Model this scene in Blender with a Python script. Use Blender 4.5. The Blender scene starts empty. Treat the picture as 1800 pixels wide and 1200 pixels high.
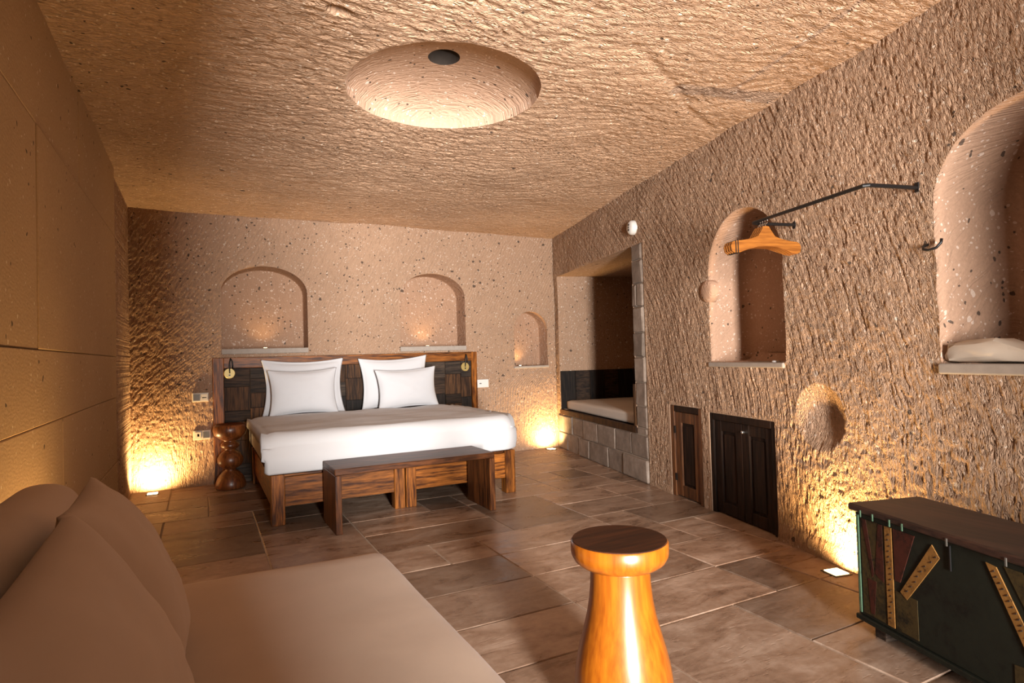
import bpy, bmesh, math, random
import numpy as np
from mathutils import Vector, Matrix
random.seed(7)
PI = math.pi
sc = bpy.context.scene
COL = sc.collection

# ---------------------------------------------------------------- camera
CAM_H = 1.2
FPX, PITCH, ROLL, YAW = 1062.0, math.radians(1.35), math.radians(-1.65), math.radians(27.2)
fwd = Vector((math.cos(PITCH)*math.sin(YAW), math.cos(PITCH)*math.cos(YAW), math.sin(PITCH)))
r0 = Vector((math.cos(YAW), -math.sin(YAW), 0)); u0 = r0.cross(fwd)
rt = r0*math.cos(ROLL) + u0*math.sin(ROLL); up = -r0*math.sin(ROLL) + u0*math.cos(ROLL)
cd = bpy.data.cameras.new('camera'); cam = bpy.data.objects.new('camera', cd); COL.objects.link(cam)
m = Matrix.Identity(4)
for i in range(3):
    m[i][0], m[i][1], m[i][2] = rt[i], up[i], -fwd[i]
m[0][3], m[1][3], m[2][3] = 0, 0, CAM_H
cam.matrix_world = m
cd.sensor_width = 36; cd.lens = FPX/1800*36; cd.clip_start = .05
sc.camera = cam

# ---------------------------------------------------------------- world, light, exposure
w = bpy.data.worlds.new('world'); sc.world = w; w.use_nodes = True
w.node_tree.nodes['Background'].inputs[0].default_value = (.75, .85, 1, 1)
w.node_tree.nodes['Background'].inputs[1].default_value = .03
sc.view_settings.view_transform = 'Standard'; sc.view_settings.look = 'None'
sc.view_settings.gamma = 1; sc.view_settings.use_curve_mapping = False
sc.view_settings.exposure = -2.4
sc.cycles.use_denoising = True
sc.cycles.max_bounces = 8; sc.cycles.diffuse_bounces = 2; sc.cycles.glossy_bounces = 3
sc.cycles.sample_clamp_indirect = 6
DAY_W, DAY_H, DAY_POWER = .50, 2.1, 1500
def area(name, loc, rot, sx, sy, power, col):
    l = bpy.data.lights.new(name, 'AREA'); l.shape = 'RECTANGLE'; l.size = sx; l.size_y = sy
    l.energy = power; l.color = col; l.spread = math.radians(80)
    o = bpy.data.objects.new(name, l); COL.objects.link(o); o.location = loc; o.rotation_euler = rot
    return o
# daylight through the open entrance door behind the camera
area('daylight_entrance', (.28, -2.85, 1.15), (PI/2+math.radians(7), 0, math.radians(-9)), DAY_W, DAY_H, DAY_POWER, (1, .965, .93))
LAMP_COL = (1.0, .64, .26)
def warm_lamp(parent, loc, power, tilt=(0, 0), ang=120, rad=.03):
    l = bpy.data.lights.new('lamp', 'SPOT'); l.energy = power; l.color = LAMP_COL
    l.spot_size = math.radians(ang); l.spot_blend = 1.0; l.shadow_soft_size = rad
    o = bpy.data.objects.new('lamp', l); COL.objects.link(o); o.parent = parent
    o.location = loc; o.rotation_euler = (PI + tilt[0], tilt[1], 0)
    return o

# ---------------------------------------------------------------- node materials
def mat(name):
    mm = bpy.data.materials.new(name); mm.use_nodes = True
    nt = mm.node_tree
    return mm, nt, nt.nodes['Principled BSDF']
class N:
    def __init__(s, nt): s.nt = nt
    def n(s, t, **k):
        o = s.nt.nodes.new(t)
        for a, v in k.items(): setattr(o, a, v)
        return o
    def l(s, a, b): s.nt.links.new(a, b)
    def val(s, node, idx, v):
        if hasattr(v, 'is_output'): s.l(v, node.inputs[idx])
        else: node.inputs[idx].default_value = v
    def pos(s, scale=(1, 1, 1), rand=False, obj=True, rot=(0, 0, 0)):
        tc = s.n('ShaderNodeTexCoord'); o = tc.outputs['Object']
        if not obj: o = s.n('ShaderNodeNewGeometry').outputs['Position']
        if rand:
            oi = s.n('ShaderNodeObjectInfo'); mu = s.n('ShaderNodeVectorMath', operation='MULTIPLY_ADD')
            mu.inputs[0].default_value = (1, 1, 1)
            cx = s.n('ShaderNodeCombineXYZ')
            a = s.math('MULTIPLY', oi.outputs['Random'], 37.0); b = s.math('MULTIPLY', oi.outputs['Random'], 91.0)
            s.l(a, cx.inputs[0]); s.l(b, cx.inputs[1]); s.l(a, cx.inputs[2])
            s.l(o, mu.inputs[1]); s.l(cx.outputs[0], mu.inputs[2]); o = mu.outputs[0]
        mp = s.n('ShaderNodeMapping'); mp.inputs['Scale'].default_value = scale; mp.inputs['Rotation'].default_value = rot
        s.l(o, mp.inputs[0]); return mp.outputs[0]
    def math(s, op, a, b=0.0, c=0.0):
        o = s.n('ShaderNodeMath', operation=op); s.val(o, 0, a); s.val(o, 1, b); s.val(o, 2, c); return o.outputs[0]
    def noise(s, vec, scale, detail=4, rough=.55, dist=0):
        o = s.n('ShaderNodeTexNoise'); s.l(vec, o.inputs['Vector'])
        o.inputs['Scale'].default_value = scale; o.inputs['Detail'].default_value = detail
        o.inputs['Roughness'].default_value = rough; o.inputs['Distortion'].default_value = dist
        return o.outputs['Fac']
    def ramp(s, fac, stops):
        o = s.n('ShaderNodeValToRGB'); s.l(fac, o.inputs[0]); e = o.color_ramp.elements
        while len(e) < len(stops): e.new(.5)
        for q, (p, c) in zip(e, stops):
            q.position = p; q.color = (c[0], c[1], c[2], 1) if not isinstance(c, (int, float)) else (c, c, c, 1)
        return o.outputs[0]
    def mix(s, fac, a, b, bt='MIX'):
        o = s.n('ShaderNodeMix', data_type='RGBA', blend_type=bt); s.val(o, 0, fac)
        for i, v in ((6, a), (7, b)):
            if hasattr(v, 'is_output'): s.l(v, o.inputs[i])
            else: o.inputs[i].default_value = (v[0], v[1], v[2], 1)
        return o.outputs[2]
    def specks(s, vec, scale, size, share):
        v = s.n('ShaderNodeTexVoronoi'); s.l(vec, v.inputs['Vector']); v.inputs['Scale'].default_value = scale
        sep = s.n('ShaderNodeSeparateColor'); s.l(v.outputs['Color'], sep.inputs[0])
        pick = s.math('LESS_THAN', sep.outputs[0], share)
        rad = s.math('MULTIPLY', sep.outputs[1], size)
        near = s.math('LESS_THAN', v.outputs['Distance'], rad)
        return s.math('MULTIPLY', pick, near)
    def bump(s, bsdf, h, strength, dist, prev=None):
        b = s.n('ShaderNodeBump'); b.inputs['Strength'].default_value = strength; b.inputs['Distance'].default_value = dist
        s.l(h, b.inputs['Height'])
        if prev is not None: s.l(prev, b.inputs['Normal'])
        s.l(b.outputs[0], bsdf.inputs['Normal']); return b.outputs[0]

def tufa(name, base, dark=.08, light=.12, bump=.6, rough=.95, stripe=None, chisel=None):
    mm, nt, b = mat(name); k = N(nt)
    p = k.pos(obj=False)
    warp = k.n('ShaderNodeTexNoise'); k.l(p, warp.inputs['Vector']); warp.inputs['Scale'].default_value = 14; warp.inputs['Detail'].default_value = 3
    wv = k.n('ShaderNodeVectorMath', operation='MULTIPLY_ADD'); k.l(warp.outputs['Color'], wv.inputs[0])
    wv.inputs[1].default_value = (.05, .05, .05); k.l(p, wv.inputs[2]); pw = wv.outputs[0]
    big = k.noise(p, 1.1, 3); fine = k.noise(p, 70, 5, .7)
    c1 = tuple(x*.80 for x in base); c2 = tuple(min(1, x*1.18) for x in base)
    col = k.mix(big, c1, c2)
    col = k.mix(k.ramp(fine, [(.35, 0), (.7, .5)]), col, tuple(min(1, x*1.35+.02) for x in base))
    s1 = k.specks(pw, 24, .32, light*1.2); s2 = k.specks(pw, 55, .42, light*2.6)
    pale = (min(1, base[0]*1.5+.06), min(1, base[1]*1.75+.08), min(1, base[2]*2.0+.09))
    col = k.mix(k.math('MULTIPLY', k.math('MAXIMUM', s1, s2), .9), col, pale)
    d1 = k.specks(pw, 11, .20, dark*.8); d2 = k.specks(pw, 32, .34, dark*1.4)
    dk = k.math('MAXIMUM', d1, d2)
    col = k.mix(k.math('MULTIPLY', dk, .85), col, (.055, .04, .032))
    k.l(col, b.inputs['Base Color']); b.inputs['Roughness'].default_value = rough
    b.inputs['Specular IOR Level'].default_value = .25
    h = k.math('ADD', fine, k.math('MULTIPLY', dk, -.9))
    pr = k.bump(b, h, bump, .006)
    if stripe:   # fine chisel strokes: (direction vector, strokes per metre, depth)
        dvec, freq, amt = stripe
        dt = k.n('ShaderNodeVectorMath', operation='DOT_PRODUCT'); k.l(pw, dt.inputs[0]); dt.inputs[1].default_value = dvec
        ph = k.math('SINE', k.math('MULTIPLY', dt.outputs['Value'], freq*2*PI))
        hh = k.math('MULTIPLY', ph, k.noise(p, 9, 2))
        pr = k.bump(b, hh, amt, .006, pr)
    if chisel:   # irregular tool strokes: (horizontal axis, across /m, along /m, lean, lean start height, depth, flat)
        ax, fa, fl, lean, z0, dep, flat = chisel
        dt = k.n('ShaderNodeVectorMath', operation='DOT_PRODUCT'); k.l(p, dt.inputs[0]); dt.inputs[1].default_value = ax
        u = dt.outputs['Value']
        if flat:
            d2 = k.n('ShaderNodeVectorMath', operation='DOT_PRODUCT'); k.l(p, d2.inputs[0]); d2.inputs[1].default_value = flat; v = d2.outputs['Value']
        else:
            sp = k.n('ShaderNodeSeparateXYZ'); k.l(p, sp.inputs[0]); v = sp.outputs[2]
        up_ = k.math('MAXIMUM', k.math('SUBTRACT', v, z0), 0.0)
        up_ = k.math('MULTIPLY', k.math('MULTIPLY', up_, k.math('MINIMUM', up_, .6)), lean)
        u = k.math('ADD', u, up_)
        cx = k.n('ShaderNodeCombineXYZ'); k.l(k.math('MULTIPLY', u, fa), cx.inputs[0]); k.l(k.math('MULTIPLY', v, fl), cx.inputs[1])
        n1 = k.noise(cx.outputs[0], 1.0, 2, .5, .8)
        r1 = k.math('SUBTRACT', 1.0, k.math('ABSOLUTE', k.math('MULTIPLY', k.math('SUBTRACT', n1, .5), 4.0)))
        amp = k.math('MULTIPLY_ADD', k.noise(p, 5, 2), 1.2, .4)
        k.bump(b, k.math('MULTIPLY', r1, amp), dep, .012, pr)
    return mm
TUFA = (.53, .335, .215)
AX_R = (-math.sin(math.radians(12.4)), -math.cos(math.radians(12.4)), 0)
M_WALLR = tufa('tufa_right', (.42, .262, .165), dark=.05, light=.10, bump=.6, chisel=(AX_R, 80, 24, .30, .8, .95, None))
M_BACK = tufa('tufa_back', (.38, .24, .155), dark=.16, light=.17, bump=.4, chisel=((1, 0, 0), 60, 14, -.55, 1.0, .6, None))
M_CEIL = tufa('tufa_ceiling', TUFA, dark=.05, light=.10, bump=.6, chisel=((0, 1, 0), 66, 17, 0, 0, 1.0, (1, 0, 0)))
M_NICHE = tufa('tufa_niche', (.43, .262, .172), dark=.14, light=.14, bump=.5, chisel=((-.6, -.75, .3), 40, 9, .2, .5, .4, None))
M_NICHEB = tufa('tufa_niche_back', (.37, .222, .142), dark=.16, light=.17, bump=.4, chisel=((1, .5, .12), 34, 8, 0, .5, .5, None))
M_DOME = tufa('tufa_dome', (.52, .335, .23), dark=.12, light=.12, bump=.5, chisel=((.25, .95, .2), 36, 8, 0, 0, .5, (1, -.25, 0)))
M_PANEL = tufa('dressed_stone', (.46, .30, .16), dark=.02, light=.03, bump=.35, stripe=((0, .12, 1), 60, .035))

def simple(name, col, rough=.6, metal=0, spec=.5, var=.0, scale=20, bump=0, bdist=.002, coat=0, sheen=0):
    mm, nt, b = mat(name); k = N(nt)
    b.inputs['Roughness'].default_value = rough; b.inputs['Metallic'].default_value = metal
    b.inputs['Specular IOR Level'].default_value = spec; b.inputs['Coat Weight'].default_value = coat
    b.inputs['Sheen Weight'].default_value = sheen
    p = k.pos(); nz = k.noise(p, scale, 5)
    k.l(k.mix(nz, tuple(c*(1-var) for c in col), tuple(min(1, c*(1+var)) for c in col)), b.inputs['Base Color'])
    if bump: k.bump(b, nz, bump, bdist)
    return mm

def wood(name, dark, light, axis=0, rough=.4, scale=14, coat=0, contrast=(.35, .7), rand=True, knots=False, spec=.5):
    mm, nt, b = mat(name); k = N(nt)
    sv = [1, 1, 1]; sv[axis] = .09
    p = k.pos(tuple(sv), rand=rand)
    n1 = k.noise(p, scale*.28, 2, .45, .5)
    rings = k.math('SINE', k.math('MULTIPLY', n1, 75.0))
    f = k.math('ADD', k.math('MULTIPLY', rings, .085), k.noise(p, scale*5, 4, .6))
    col = k.ramp(f, [(contrast[0], dark), (contrast[1], light)])
    if knots:
        q = k.pos((1, 1, .7)); kn = k.specks(q, 8, .17, .22)
        col = k.mix(k.math('MULTIPLY', kn, .85), col, (.06, .012, .004))
    oi = k.n('ShaderNodeObjectInfo')
    if rand:
        v = k.math('MULTIPLY_ADD', oi.outputs['Random'], .5, .75)
        hs = k.n('ShaderNodeHueSaturation'); k.l(v, hs.inputs['Value']); k.l(col, hs.inputs['Color']); col = hs.outputs[0]
    k.l(col, b.inputs['Base Color']); b.inputs['Roughness'].default_value = rough
    b.inputs['Coat Weight'].default_value = coat; b.inputs['Coat Roughness'].default_value = .26
    b.inputs['Specular IOR Level'].default_value = spec
    k.bump(b, f, .25, .001)
    return mm
M_BED_X = wood('bed_wood_x', (.055, .015, .003), (.36, .118, .019), 0, .42, spec=.22)
M_BED_Y = wood('bed_wood_y', (.055, .015, .003), (.32, .102, .017), 1, .42, spec=.22)
M_BED_Z = wood('bed_wood_z', (.055, .015, .003), (.36, .118, .019), 2, .42, spec=.22)
M_BENCH_X = wood('bench_wood_x', (.036, .011, .003), (.17, .056, .015), 0, .42, spec=.22)
M_BENCH_Z = wood('bench_wood_z', (.032, .010, .004), (.18, .062, .017), 2, .42, spec=.22)
M_RECL = [wood('reclaimed_%d' % i, d, l, ax, .65, spec=.2) for i, (d, l, ax) in enumerate([
    ((.010, .006, .004), (.05, .027, .015), 0), ((.018, .008, .004), (.095, .042, .016), 2),
    ((.007, .005, .004), (.026, .017, .012), 2), ((.018, .012, .009), (.075, .050, .034), 0)])]
M_STOOL = wood('honey_pine', (.27, .062, .004), (.47, .135, .008), 2, .30, coat=.7, contrast=(.25, .8), knots=True, rand=False)
M_STOOLTOP = wood('dark_seat', (.030, .009, .003), (.075, .022, .007), 0, .55, rand=False, spec=.25)
M_NIGHT = wood('turned_redwood', (.09, .022, .005), (.24, .07, .015), 2, .38, coat=.25, rand=False)
M_DOORW = wood('old_door_wood', (.006, .003, .002), (.028, .012, .006), 2, .6, spec=.22)
M_DOORB = wood('door_brown', (.05, .018, .006), (.17, .062, .018), 2, .5)
M_HANG = wood('hanger_wood', (.20, .062, .008), (.36, .125, .018), 0, .35, coat=.3, rand=False)
M_CHESTLID = wood('chest_lid', (.014, .006, .004), (.05, .020, .012), 1, .5, rand=False)
def worn(name, col, dark, scale=14, amount=.5, rough=.6):
    """old paint: flaked and grimy patches over the colour"""
    mm, nt, b = mat(name); k = N(nt); p = k.pos()
    f = k.math('ADD', k.math('MULTIPLY', k.noise(p, scale, 5, .7, .6), .6), k.math('MULTIPLY', k.noise(p, scale*4.5, 4, .7), .4))
    col2 = k.ramp(f, [(amount-.10, dark), (amount+.02, col), (amount+.22, tuple(min(1, c*1.35) for c in col))])
    k.l(col2, b.inputs['Base Color']); b.inputs['Roughness'].default_value = rough; b.inputs['Specular IOR Level'].default_value = .25
    k.bump(b, f, .4, .002); return mm
M_GREEN = worn('dark_green_paint', (.0085, .010, .006), (.004, .003, .002), 8, .46)
M_GREENL = worn('pale_green_paint', (.07, .125, .075), (.015, .022, .014), 30, .42)
M_OLIVE = worn('olive_paint', (.045, .029, .009), (.010, .008, .004), 16, .50)
M_RED = worn('maroon_paint', (.048, .011, .006), (.012, .005, .003), 16, .48)
M_MUST = worn('mustard_paint', (.20, .092, .022), (.035, .016, .006), 22, .44)
M_TICK = simple('black_tick', (.03, .018, .01), .7)
M_LINEN = simple('white_linen', (.63, .625, .64), .85, var=.02, scale=6, spec=.2, sheen=.1)
M_DUVET = simple('white_cotton', (.65, .64, .645), .85, var=.02, scale=5, spec=.2, bump=.05, sheen=.1)
M_PIPING = simple('seam_grey', (.45, .42, .41), .9)
M_CREAM = simple('cream_cover', (.60, .435, .315), .9, var=.10, scale=4, spec=.15, bump=.25, bdist=.012, sheen=.15)
M_CUSH = simple('alcove_fabric', (.62, .55, .48), .9, var=.05, scale=8, spec=.15)
M_DARKWALL = simple('dark_unseen_wall', (.10, .06, .04), .9, var=.2)  # unseen walls, colour kept dark to cut bounced light
M_BLACK = simple('black_iron', (.008, .007, .007), .4, spec=.4)
M_CHROME = simple('chrome', (.8, .8, .78), .15, metal=1)
M_BRASS = simple('brass', (.42, .30, .10), .45, metal=.3, var=.15, scale=60)
M_PLASTIC = simple('white_plastic', (.72, .70, .66), .4)
M_PLATE = simple('cream_plate', (.60, .52, .40), .4)
M_GREY = simple('grey_button', (.085, .075, .062), .4)
M_SILL = simple('grey_stone', (.36, .30, .25), .7, var=.2, scale=25, bump=.2)
M_HOLESHADE = simple('hole_shade_stone', (.07, .055, .045), .95, var=.3, scale=20, bump=.3)  # stone of the dome hole, its shade put into the colour
M_GROUT = simple('grout', (.48, .38, .29), .9, var=.15, scale=30, bump=.3)
M_MORTAR = simple('mortar', (.36, .28, .215), .95, var=.25, scale=25, bump=.5, bdist=.006)
M_PAPER = simple('laundry_cloth', (.60, .49, .38), .85, var=.06, scale=9, bump=.1)
M_REVEAL = simple('plaster_reveal', (.45, .30, .20), .9, var=.2, scale=14, bump=.4, bdist=.006)

def travertine():
    mm, nt, b = mat('travertine'); k = N(nt)
    p = k.pos((1, 2.6, 1), rand=True); q = k.pos((1, 1, 1), rand=True)
    n1 = k.noise(p, 3.2, 6, .62, .7); n2 = k.noise(q, 30, 5, .6)
    f = k.math('ADD', k.math('MULTIPLY', n1, .75), k.math('MULTIPLY', n2, .25))
    col = k.ramp(f, [(.28, (.15, .082, .048)), (.47, (.36, .232, .158)), (.66, (.56, .41, .31))])
    oi = k.n('ShaderNodeObjectInfo'); v = k.math('MULTIPLY_ADD', oi.outputs['Random'], .62, .52)
    hs = k.n('ShaderNodeHueSaturation'); k.l(v, hs.inputs['Value']); k.l(col, hs.inputs['Color'])
    k.l(hs.outputs[0], b.inputs['Base Color'])
    ro = k.math('MULTIPLY_ADD', n1, .48, .08); k.l(ro, b.inputs['Roughness'])
    pits = k.ramp(k.noise(p, 22, 3, .5), [(.60, 1), (.66, 0)])
    pits2 = k.ramp(k.noise(p, 3.2, 2), [(.40, 1), (.50, 0)])
    pit = k.math('MAXIMUM', pits, pits2)
    h = k.math('ADD', pit, k.math('MULTIPLY', k.noise(q, 9, 4), 1.2))
    k.bump(b, h, .2, .004)
    return mm
M_TILE = travertine()
def blockstone():
    mm, nt, b = mat('block_stone'); k = N(nt)
    p = k.pos(rand=True); n1 = k.noise(p, 9, 6, .65)
    col = k.ramp(n1, [(.3, (.20, .15, .115)), (.55, (.31, .24, .19)), (.75, (.42, .34, .28))])
    oi = k.n('ShaderNodeObjectInfo'); v = k.math('MULTIPLY_ADD', oi.outputs['Random'], .4, .62)
    hs = k.n('ShaderNodeHueSaturation'); k.l(v, hs.inputs['Value']); k.l(col, hs.inputs['Color'])
    k.l(hs.outputs[0], b.inputs['Base Color']); b.inputs['Roughness'].default_value = .85
    k.bump(b, k.noise(p, 28, 5, .6), .5, .006); return mm
M_BLOCK = blockstone()
def emit(name, col, st):
    mm, nt, b = mat(name); b.inputs['Emission Color'].default_value = (*col, 1); b.inputs['Emission Strength'].default_value = st
    b.inputs['Base Color'].default_value = (.8, .8, .8, 1); return mm
M_LENS = emit('lamp_lens', (1, .72, .36), 60)

# ---------------------------------------------------------------- mesh helpers
def link(name, me, material, parent=None, smooth=False):
    o = bpy.data.objects.new(name, me); COL.objects.link(o)
    if material: me.materials.append(material)
    if parent: o.parent = parent
    if smooth: me.polygons.foreach_set('use_smooth', [True]*len(me.polygons))
    return o
def obj(name, bm, material, parent=None, smooth=False, loc=None):
    bmesh.ops.recalc_face_normals(bm, faces=bm.faces[:])
    me = bpy.data.meshes.new(name); bm.to_mesh(me); bm.free()
    o = link(name, me, material, parent, smooth)
    if loc: o.location = loc
    return o
def tag(o, label, cat, group=None):
    o['label'] = label; o['category'] = cat
    if group: o['group'] = group
    return o
def thing(name, label, cat, loc=(0, 0, 0), rz=0, group=None):
    o = bpy.data.objects.new(name, None); COL.objects.link(o); o.location = loc; o.rotation_euler = (0, 0, rz)
    o.empty_display_size = .1
    return tag(o, label, cat, group)
def struct(o): o['kind'] = 'structure'; return o
def box(x0, x1, y0, y1, z0, z1, bev=0, seg=1, bm=None):
    bm = bm or bmesh.new()
    r = bmesh.ops.create_cube(bm, size=1)
    for v in r['verts']:
        v.co = Vector((x0+(v.co.x+.5)*(x1-x0), y0+(v.co.y+.5)*(y1-y0), z0+(v.co.z+.5)*(z1-z0)))
    if bev:
        es = {e for v in r['verts'] for e in v.link_edges}
        bmesh.ops.bevel(bm, geom=list(es), offset=bev, segments=seg, affect='EDGES', profile=.5)
    return bm
def lathe(prof, seg=48, bm=None, c=(0, 0)):
    bm = bm or bmesh.new(); rings = []
    for r, z in prof:
        if r < 1e-6: rings.append([bm.verts.new((c[0], c[1], z))])
        else: rings.append([bm.verts.new((c[0]+r*math.cos(2*PI*i/seg), c[1]+r*math.sin(2*PI*i/seg), z)) for i in range(seg)])
    for a, b2 in zip(rings, rings[1:]):
        for i in range(seg):
            j = (i+1) % seg
            if len(a) == 1 and len(b2) > 1: bm.faces.new((a[0], b2[j], b2[i]))
            elif len(b2) == 1 and len(a) > 1: bm.faces.new((a[i], a[j], b2[0]))
            elif len(a) > 1: bm.faces.new((a[i], a[j], b2[j], b2[i]))
    return bm
def tube(pts, r, seg=10, bm=None, cap=True):
    bm = bm or bmesh.new(); pts = [Vector(p) for p in pts]; rings = []
    ref = Vector((0, 0, 1))
    for i, p in enumerate(pts):
        d = (pts[min(i+1, len(pts)-1)]-pts[max(i-1, 0)]).normalized()
        a = d.cross(ref)
        if a.length < .05: a = d.cross(Vector((1, 0, 0)))
        a.normalize(); b2 = d.cross(a).normalized()
        rings.append([bm.verts.new(p+(a*math.cos(2*PI*k/seg)+b2*math.sin(2*PI*k/seg))*r) for k in range(seg)])
    for A, B in zip(rings, rings[1:]):
        for k in range(seg): bm.faces.new((A[k], A[(k+1) % seg], B[(k+1) % seg], B[k]))
    if cap: bm.faces.new(rings[0]); bm.faces.new(rings[-1][::-1])
    return bm
def prism(poly, f, bm=None):
    """poly: 2D points; f(p, k) gives the 3D point for k = 0 (front) and 1 (back)"""
    bm = bm or bmesh.new()
    A = [bm.verts.new(f(p, 0)) for p in poly]; B = [bm.verts.new(f(p, 1)) for p in poly]
    bm.faces.new(A); bm.faces.new(B[::-1])
    for i in range(len(poly)):
        j = (i+1) % len(poly); bm.faces.new((A[i], B[i], B[j], A[j]))
    return bm
def smooth_angle(o, deg=40):
    me = o.data; me.polygons.foreach_set('use_smooth', [True]*len(me.polygons))
    me.set_sharp_from_angle(angle=math.radians(deg)); return o

# ---------------------------------------------------------------- numpy noise
def _hash(ix, iy, seed):
    h = (ix.astype(np.int64)*374761393 + iy.astype(np.int64)*668265263 + seed*1274126177) & 0xffffffff
    h = ((h ^ (h >> 13))*1274126177) & 0xffffffff
    return ((h ^ (h >> 16)) & 0xffff)/65535.0
def vn(x, y, seed=0):
    ix, iy = np.floor(x), np.floor(y); fx, fy = x-ix, y-iy
    fx = fx*fx*(3-2*fx); fy = fy*fy*(3-2*fy)
    a = _hash(ix, iy, seed); b = _hash(ix+1, iy, seed); c = _hash(ix, iy+1, seed); d = _hash(ix+1, iy+1, seed)
    return (a+(b-a)*fx)*(1-fy)+(c+(d-c)*fx)*fy
def fbm(x, y, seed=0, o=3):
    s = 0; a = .5; t = 0
    for i in range(o):
        s = s+a*vn(x*2**i, y*2**i, seed+i*17); t += a; a *= .5
    return s/t
def grooves(u, v, ang, pitch, seed, warp=.5, brk=.09):
    """chisel furrows running at 'ang' from vertical, broken into strokes; returns 0 (ridge) .. 1 (furrow)"""
    c, s = np.cos(ang), np.sin(ang)
    a = (u*c+v*s)/pitch; b = (-u*s+v*c)
    a = a+warp*2*(fbm(u*7, v*7, seed, 2)-.5)*2+warp*(vn(a*.6, b/brk, seed+5)-.5)
    saw = np.abs(np.sin(PI*a))
    return (1-saw)**1.4*(.35+.9*vn(np.floor(a)+.5, b/brk+7*_hash(np.floor(a), np.floor(a)*0, seed), seed+9))

def strokes(u, v, ang, pitch, ratio, seed, o=2):
    """irregular tool strokes: ridged noise stretched along the stroke direction, 0 .. 1"""
    c, s = np.cos(ang), np.sin(ang)
    w1 = .6*(fbm(u*9, v*9, seed+40, 2)-.5); w2 = .6*(fbm(u*9+50, v*9, seed+41, 2)-.5)
    a = (u*c+v*s)/pitch+w1*1.6; b = (-u*s+v*c)/(pitch*ratio)+w2
    t = 0; amp = 1.0; tot = 0
    for i in range(o):
        n = vn(a*2**i, b*2**i, seed+i*13); t = t+amp*(1-np.abs(2*n-1)); tot += amp; amp *= .5
    return t/tot

def relief_grid(name, u0, u1, v0, v1, step, place, height, holes, material, parent=None):
    nu, nv = int(round((u1-u0)/step))+1, int(round((v1-v0)/step))+1
    U, V = np.meshgrid(np.linspace(u0, u1, nu), np.linspace(v0, v1, nv))
    U = U.ravel().copy(); V = V.ravel().copy()
    inside = np.zeros(U.size, bool); near = np.full(U.size, 9.0)
    for poly in holes:
        P = np.array(poly, float); Q = np.roll(P, -1, 0)
        bb = (U > P[:, 0].min()-.05) & (U < P[:, 0].max()+.05) & (V > P[:, 1].min()-.05) & (V < P[:, 1].max()+.05)
        idx = np.nonzero(bb)[0]; x, y = U[idx], V[idx]
        ins = np.zeros(idx.size, bool); dmin = np.full(idx.size, 9.0); cx = x.copy(); cy = y.copy()
        for (ax, ay), (bx, by) in zip(P, Q):
            cond = ((ay > y) != (by > y))
            if abs(by-ay) > 1e-12: ins ^= cond & (x < (bx-ax)*(y-ay)/(by-ay)+ax)
            L = (bx-ax)**2+(by-ay)**2
            t = np.clip(((x-ax)*(bx-ax)+(y-ay)*(by-ay))/max(L, 1e-12), 0, 1)
            px, py = ax+t*(bx-ax), ay+t*(by-ay); d = np.hypot(px-x, py-y)
            k = d < dmin; dmin[k] = d[k]; cx[k] = px[k]; cy[k] = py[k]
        near[idx] = np.minimum(near[idx], np.where(ins, 0, dmin)); inside[idx] |= ins
        g = idx[ins]; U[g], V[g] = cx[ins], cy[ins]
    iu, iv = np.meshgrid(np.arange(nu-1), np.arange(nv-1)); a = (iv*nu+iu).ravel()
    F = np.stack([a, a+1, a+1+nu, a+nu], 1)
    F = F[~inside[F].all(1)]
    used = np.unique(F); remap = np.full(U.size, -1); remap[used] = np.arange(used.size)
    F = remap[F]; U, V, near = U[used], V[used], near[used]
    H = height(U, V)*np.clip(near/.022, 0, 1)
    co = place(U, V, H)
    me = bpy.data.meshes.new(name)
    me.vertices.add(len(co)); me.vertices.foreach_set('co', co.astype(np.float32).ravel())
    me.loops.add(F.size); me.loops.foreach_set('vertex_index', F.astype(np.int32).ravel())
    me.polygons.add(len(F)); me.polygons.foreach_set('loop_start', np.arange(0, F.size, 4, dtype=np.int32))
    me.polygons.foreach_set('use_smooth', np.ones(len(F), bool))
    me.update(calc_edges=True); me.validate()
    return link(name, me, material, parent)

# ---------------------------------------------------------------- room frame
YB, XL, ZC = 6.78, -.61, 2.73
TH = math.radians(12.4)
P0 = Vector((4.118, 6.76, 0)); T = Vector((-math.sin(TH), -math.cos(TH), 0)); NR = Vector((-math.cos(TH), math.sin(TH), 0))
def W(s, n, z): return P0+T*s+NR*n+Vector((0, 0, z))       # right wall: distance along, out of the wall, height
def wall_s(p): return (Vector(p)-P0).dot(T)
def arch(a, b, z0, zs, zt, seg=28):
    pts = [(b, z0), (b, zs)] if False else []
    c, r = (a+b)/2, (b-a)/2
    pts = [(a, z0), (b, z0)] + [(c+r*math.cos(PI*i/seg), zs+(zt-zs)*math.sin(PI*i/seg)) for i in range(seg+1)]
    return pts
def dense(poly, step=.02):
    out = []
    for (x0, y0), (x1, y1) in zip(poly, poly[1:]+poly[:1]):
        n = max(1, int(math.hypot(x1-x0, y1-y0)/step))
        out += [(x0+(x1-x0)*i/n, y0+(y1-y0)*i/n) for i in range(n)]
    return out
def wobble(poly, amp, seed):
    q = np.array(dense(poly)); 
    dx = (fbm(q[:, 0]*9, q[:, 1]*9, seed)-.5)*2*amp; dy = (fbm(q[:, 0]*9+31, q[:, 1]*9, seed+3)-.5)*2*amp
    return [(float(a+p), float(b+r)) for (a, b), p, r in zip(q, dx, dy)]
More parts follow.
